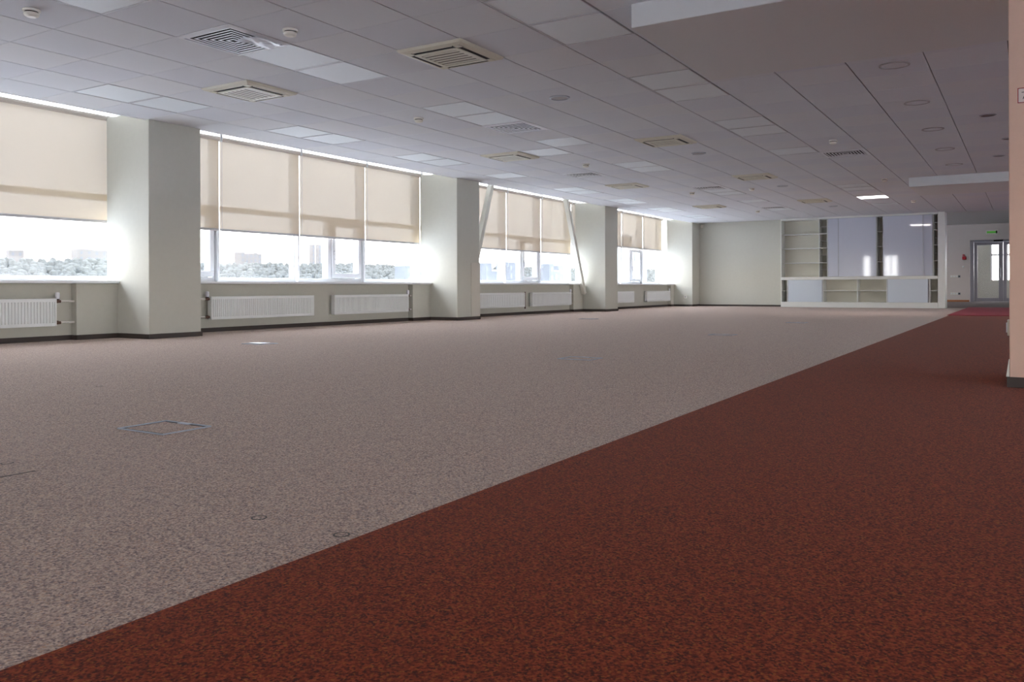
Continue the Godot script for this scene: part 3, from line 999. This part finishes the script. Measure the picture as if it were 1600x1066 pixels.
	var so := thing("wall_socket", "white wall socket low on the corner column by the shelving", "socket", Vector3(-8.69, 0.28, -col_d(3) + 0.001))
	part("plate", box(Vector3(-0.042, -0.042, 0), Vector3(0.042, 0.042, 0.012), 0.003), M.plastic, so)
	part("recess", lathed([Vector2(0, 0.002), Vector2(0.022, 0.002), Vector2(0.022, 0.0)], 16), M.ring, so, Vector3(0, 0, 0.012)).rotation.x = PI / 2

func build_floor_items() -> void:
	var fb := thing("floor_box", "", "floor box", Vector3.ZERO, "flush floor boxes in the grey carpet")
	var fr := new_st()
	for r: Array in [[-0.145, -0.140, -0.115, 0.115], [0.140, 0.145, -0.115, 0.115], [-0.140, 0.140, -0.115, -0.110], [-0.140, 0.140, 0.110, 0.115]]:
		bx(fr, Vector3(r[0], 0.0005, r[2]), Vector3(r[1], 0.006, r[3]), 0.001)
	part("frame", fr.commit(), M.trim_metal, fb)
	part("recess", box(Vector3(-0.140, 0.0005, -0.110), Vector3(0.140, 0.0015, 0.110)), M.dark, fb)
	part("lid", box(Vector3(-0.122, 0.0015, -0.090), Vector3(0.122, 0.003, 0.090), 0.0005), M.grey_carpet, fb)
	var h := new_st()
	bx(h, Vector3(-0.03, 0.004, -0.104), Vector3(0.035, 0.008, -0.082), 0.002)
	part("latch", h.commit(), M.metal, fb)
	var at := [[-3.0, 2.165, "metal framed floor box with latch, farthest from the shelving"], [-6.72, 5.97, "floor box with a bright open metal edge near the window wall"], [-3.04, 5.97, "second floor box from the rust carpet side, with scuffed frame"], [-3.08, 9.77, "third floor box in line toward the shelving, mid carpet"], [-6.75, 13.6, "flush floor box near the radiators of the braced bay"], [-3.1, 13.6, "floor box in the line closest to the shelving"]]
	for k in at.size():
		if k == 0:
			fb.position = Vector3(at[0][0], 0, -at[0][1])
			fb.set_meta("label", at[0][2])
		else: copy(fb, Vector3(at[k][0], 0, -at[k][1]), at[k][2])
	# metal lid edge lifted on the box by the windows
	var lid := part("loose_plate", box(Vector3(-0.12, 0.009, -0.04), Vector3(0.06, 0.013, 0.04), 0.001), M.metal, self, Vector3(-6.68, 0, -5.93))
	tag(lid, "loose bright metal plate lying on the floor box near the windows", "plate")
	# round cut outs
	var pg := thing("carpet_plug", "", "plug", Vector3.ZERO, "round plugs in the grey carpet")
	part("ring", lathed([Vector2(0.0195, 0.0003), Vector2(0.0195, 0.0012), Vector2(0.0155, 0.0012), Vector2(0.0155, 0.0003)], 28), M.base, pg)
	part("disc", lathed([Vector2(0.0155, 0.0004), Vector2(0.015, 0.001), Vector2(0.0, 0.001)], 28), M.grey_carpet, pg)
	var first := true
	for s: Array in [[-1.347, 1.435], [-1.622, 1.436], [-2.841, 1.464], [-4.62, 2.9]]:
		var p := Vector3(s[0], 0, -s[1])
		if first:
			pg.position = p
			pg.set_meta("label", "small round plug with a dark rim set in the grey carpet")
			first = false
		else: copy(pg, p, "small round plug with a dark rim set in the grey carpet")
	var cut := part("carpet_cut_shade", dbox(-2.646, -2.640, 0.0004, 0.0016, 1.3, 1.445), M.base, self)  # raised dark strip, painted as the shade inside a narrow slit
	tag(cut, "short dark strip standing for the shade in a grey carpet slit", "slit")
	var m := part("door_mat", dbox(-1.335, 1.2, 0.0005, 0.012, 18.4, 25.4, 0.003), M.mat_red, self)
	tag(m, "crimson mat lying on the rust carpet in front of the glazed door", "mat")

func build_outside() -> void:
	var g := part("snowy_ground", box(Vector3(-900, -14.2, -1500), Vector3(900, -14, 900)), M.snow, self)
	tag(g, "pale snowy ground far below the windows", "ground", "", "structure")
	# wooded ridge
	var noise := FastNoiseLite.new()
	noise.seed = 3
	noise.frequency = 0.006
	var ridge := func(z: float) -> float: return 8.8 - 0.0111 * z + 1.6 * noise.get_noise_1d(z * 1.3)
	var st := new_st()
	var z := 60.0
	while z > -1250.0:
		var z2 := z - 25.0
		var a: float = ridge.call(z)
		var b: float = ridge.call(z2)
		quad(st, Vector3(-250, -14, z), Vector3(-250, -14, z2), Vector3(-400, b, z2), Vector3(-400, a, z), Vector3(1, 1, 0))
		quad(st, Vector3(-400, a, z), Vector3(-400, b, z2), Vector3(-560, -14, z2), Vector3(-560, -14, z), Vector3(-1, 1, 0))
		z = z2
	var hill := part("wooded_hill", st.commit(), M.forest_ground, self)
	tag(hill, "low wooded hill on the horizon outside the windows", "hill", "", "structure")
	var crown := lathed([Vector2(0.0, 0.0), Vector2(0.16, 0.05), Vector2(0.42, 0.3), Vector2(0.5, 0.55), Vector2(0.36, 0.85), Vector2(0.0, 1.0)], 7)
	var mm := MultiMesh.new()
	mm.transform_format = MultiMesh.TRANSFORM_3D
	mm.mesh = crown
	var rng := RandomNumberGenerator.new()
	rng.seed = 77
	var n := 9000
	mm.instance_count = n
	for i in n:
		var zz := rng.randf_range(40.0, -1230.0)
		var f := pow(rng.randf(), 0.7)
		var x := lerpf(-330.0, -404.0, f)
		var gy: float = -14.0 + (ridge.call(zz) + 14.0) * clampf((-x - 250.0) / 150.0, 0.0, 1.0)
		var hgt := rng.randf_range(2.6, 5.2)
		var wdt := rng.randf_range(2.4, 4.4)
		mm.set_instance_transform(i, Transform3D(Basis.from_scale(Vector3(wdt, hgt, wdt)), Vector3(x, gy - 0.6, zz)))
	var mi := MultiMeshInstance3D.new()
	mi.name = "winter_wood"
	mi.multimesh = mm
	mi.material_override = M.forest
	add_child(mi)
	tag(mi, "bare winter wood covering the hill outside the windows", "trees", "", "stuff")
	# blocks of flats standing behind the wood: slope = z over x, heights as seen
	far_block(-430.0, 0.852, 0.892, 17.0, 24.0, M.far_light, 5, "pale stepped block of flats above the wood outside the braceless bay")
	far_block(-470.0, 0.998, 1.0055, 14.0, 34.5, M.far_light, 1, "slim grey tower above the wood")
	far_block(-475.0, 1.0125, 1.0195, 14.0, 35.0, M.far_light, 1, "slim pale tower beside the grey tower")
	far_block(-440.0, 0.600, 0.640, 13.0, 22.5, M.far_light, 2, "pale apartment house above the wood seen beside the column")
	far_block(-450.0, 0.518, 0.535, 14.0, 21.0, M.far_light, 1, "small pale house block far left of the wood")
	far_block(-200.0, 1.238, 1.305, -14.0, 9.0, M.far_dark, 1, "dark blue office block beyond the mullion beside the column")
	far_block(-150.0, 1.50, 1.58, -14.0, 8.6, M.far_dark, 2, "dark block with a snowy roof seen through the braced bay")
	far_block(-160.0, 1.60, 1.68, -14.0, 9.8, M.far_dark, 2, "dark block with a flat roof behind the bay posts")
	far_block(-140.0, 1.80, 1.87, -14.0, 8.8, M.far_dark, 3, "dark blue block with upright windows near the diagonal brace")
	far_block(-60.0, 2.19, 2.42, -14.0, 9.5, M.far_grey, 2, "pale grey office wing seen through the bay by the shelving")

func far_block(x: float, s0: float, s1: float, y0: float, y1: float, m: Material, units: int, label: String) -> void:
	var z0 := x * s0
	var z1 := x * s1
	var w := absf(z1 - z0)
	var base := -14.0
	var b := thing("building", label, "building", Vector3(x, base, z0))
	var rng := RandomNumberGenerator.new()
	rng.seed = int(absf(x) * 3 + s0 * 100)
	var uw := w / units
	var dep := clampf(w * 0.35, 3.0, 6.0)
	for k in units:
		var top := y1 - base - (rng.randf() * (y1 - y0) * 0.12 if k > 0 else 0.0)
		var wall := part("wall", box(Vector3(-dep, 0, -(k + 1) * uw), Vector3(0, top, -k * uw)), m, b)
		part("roof", box(Vector3(-dep - 0.2, top, -(k + 1) * uw), Vector3(0.2, top + 0.35, -k * uw)), M.snow, wall)
		var cols := maxi(1, int(uw / 3.4))
		var rows := clampi(int(minf(top, y1 - maxf(y0, -2.0)) / 3.0), 1, 9)
		for c in cols:
			for r in rows:
				var zc := -k * uw - uw * (c + 0.5) / cols
				var yc := top - 1.9 - 3.0 * r
				part("window", box(Vector3(-0.05, yc - 0.75, zc - 0.6), Vector3(0.06, yc + 0.75, zc + 0.6)), M.far_win, wall)
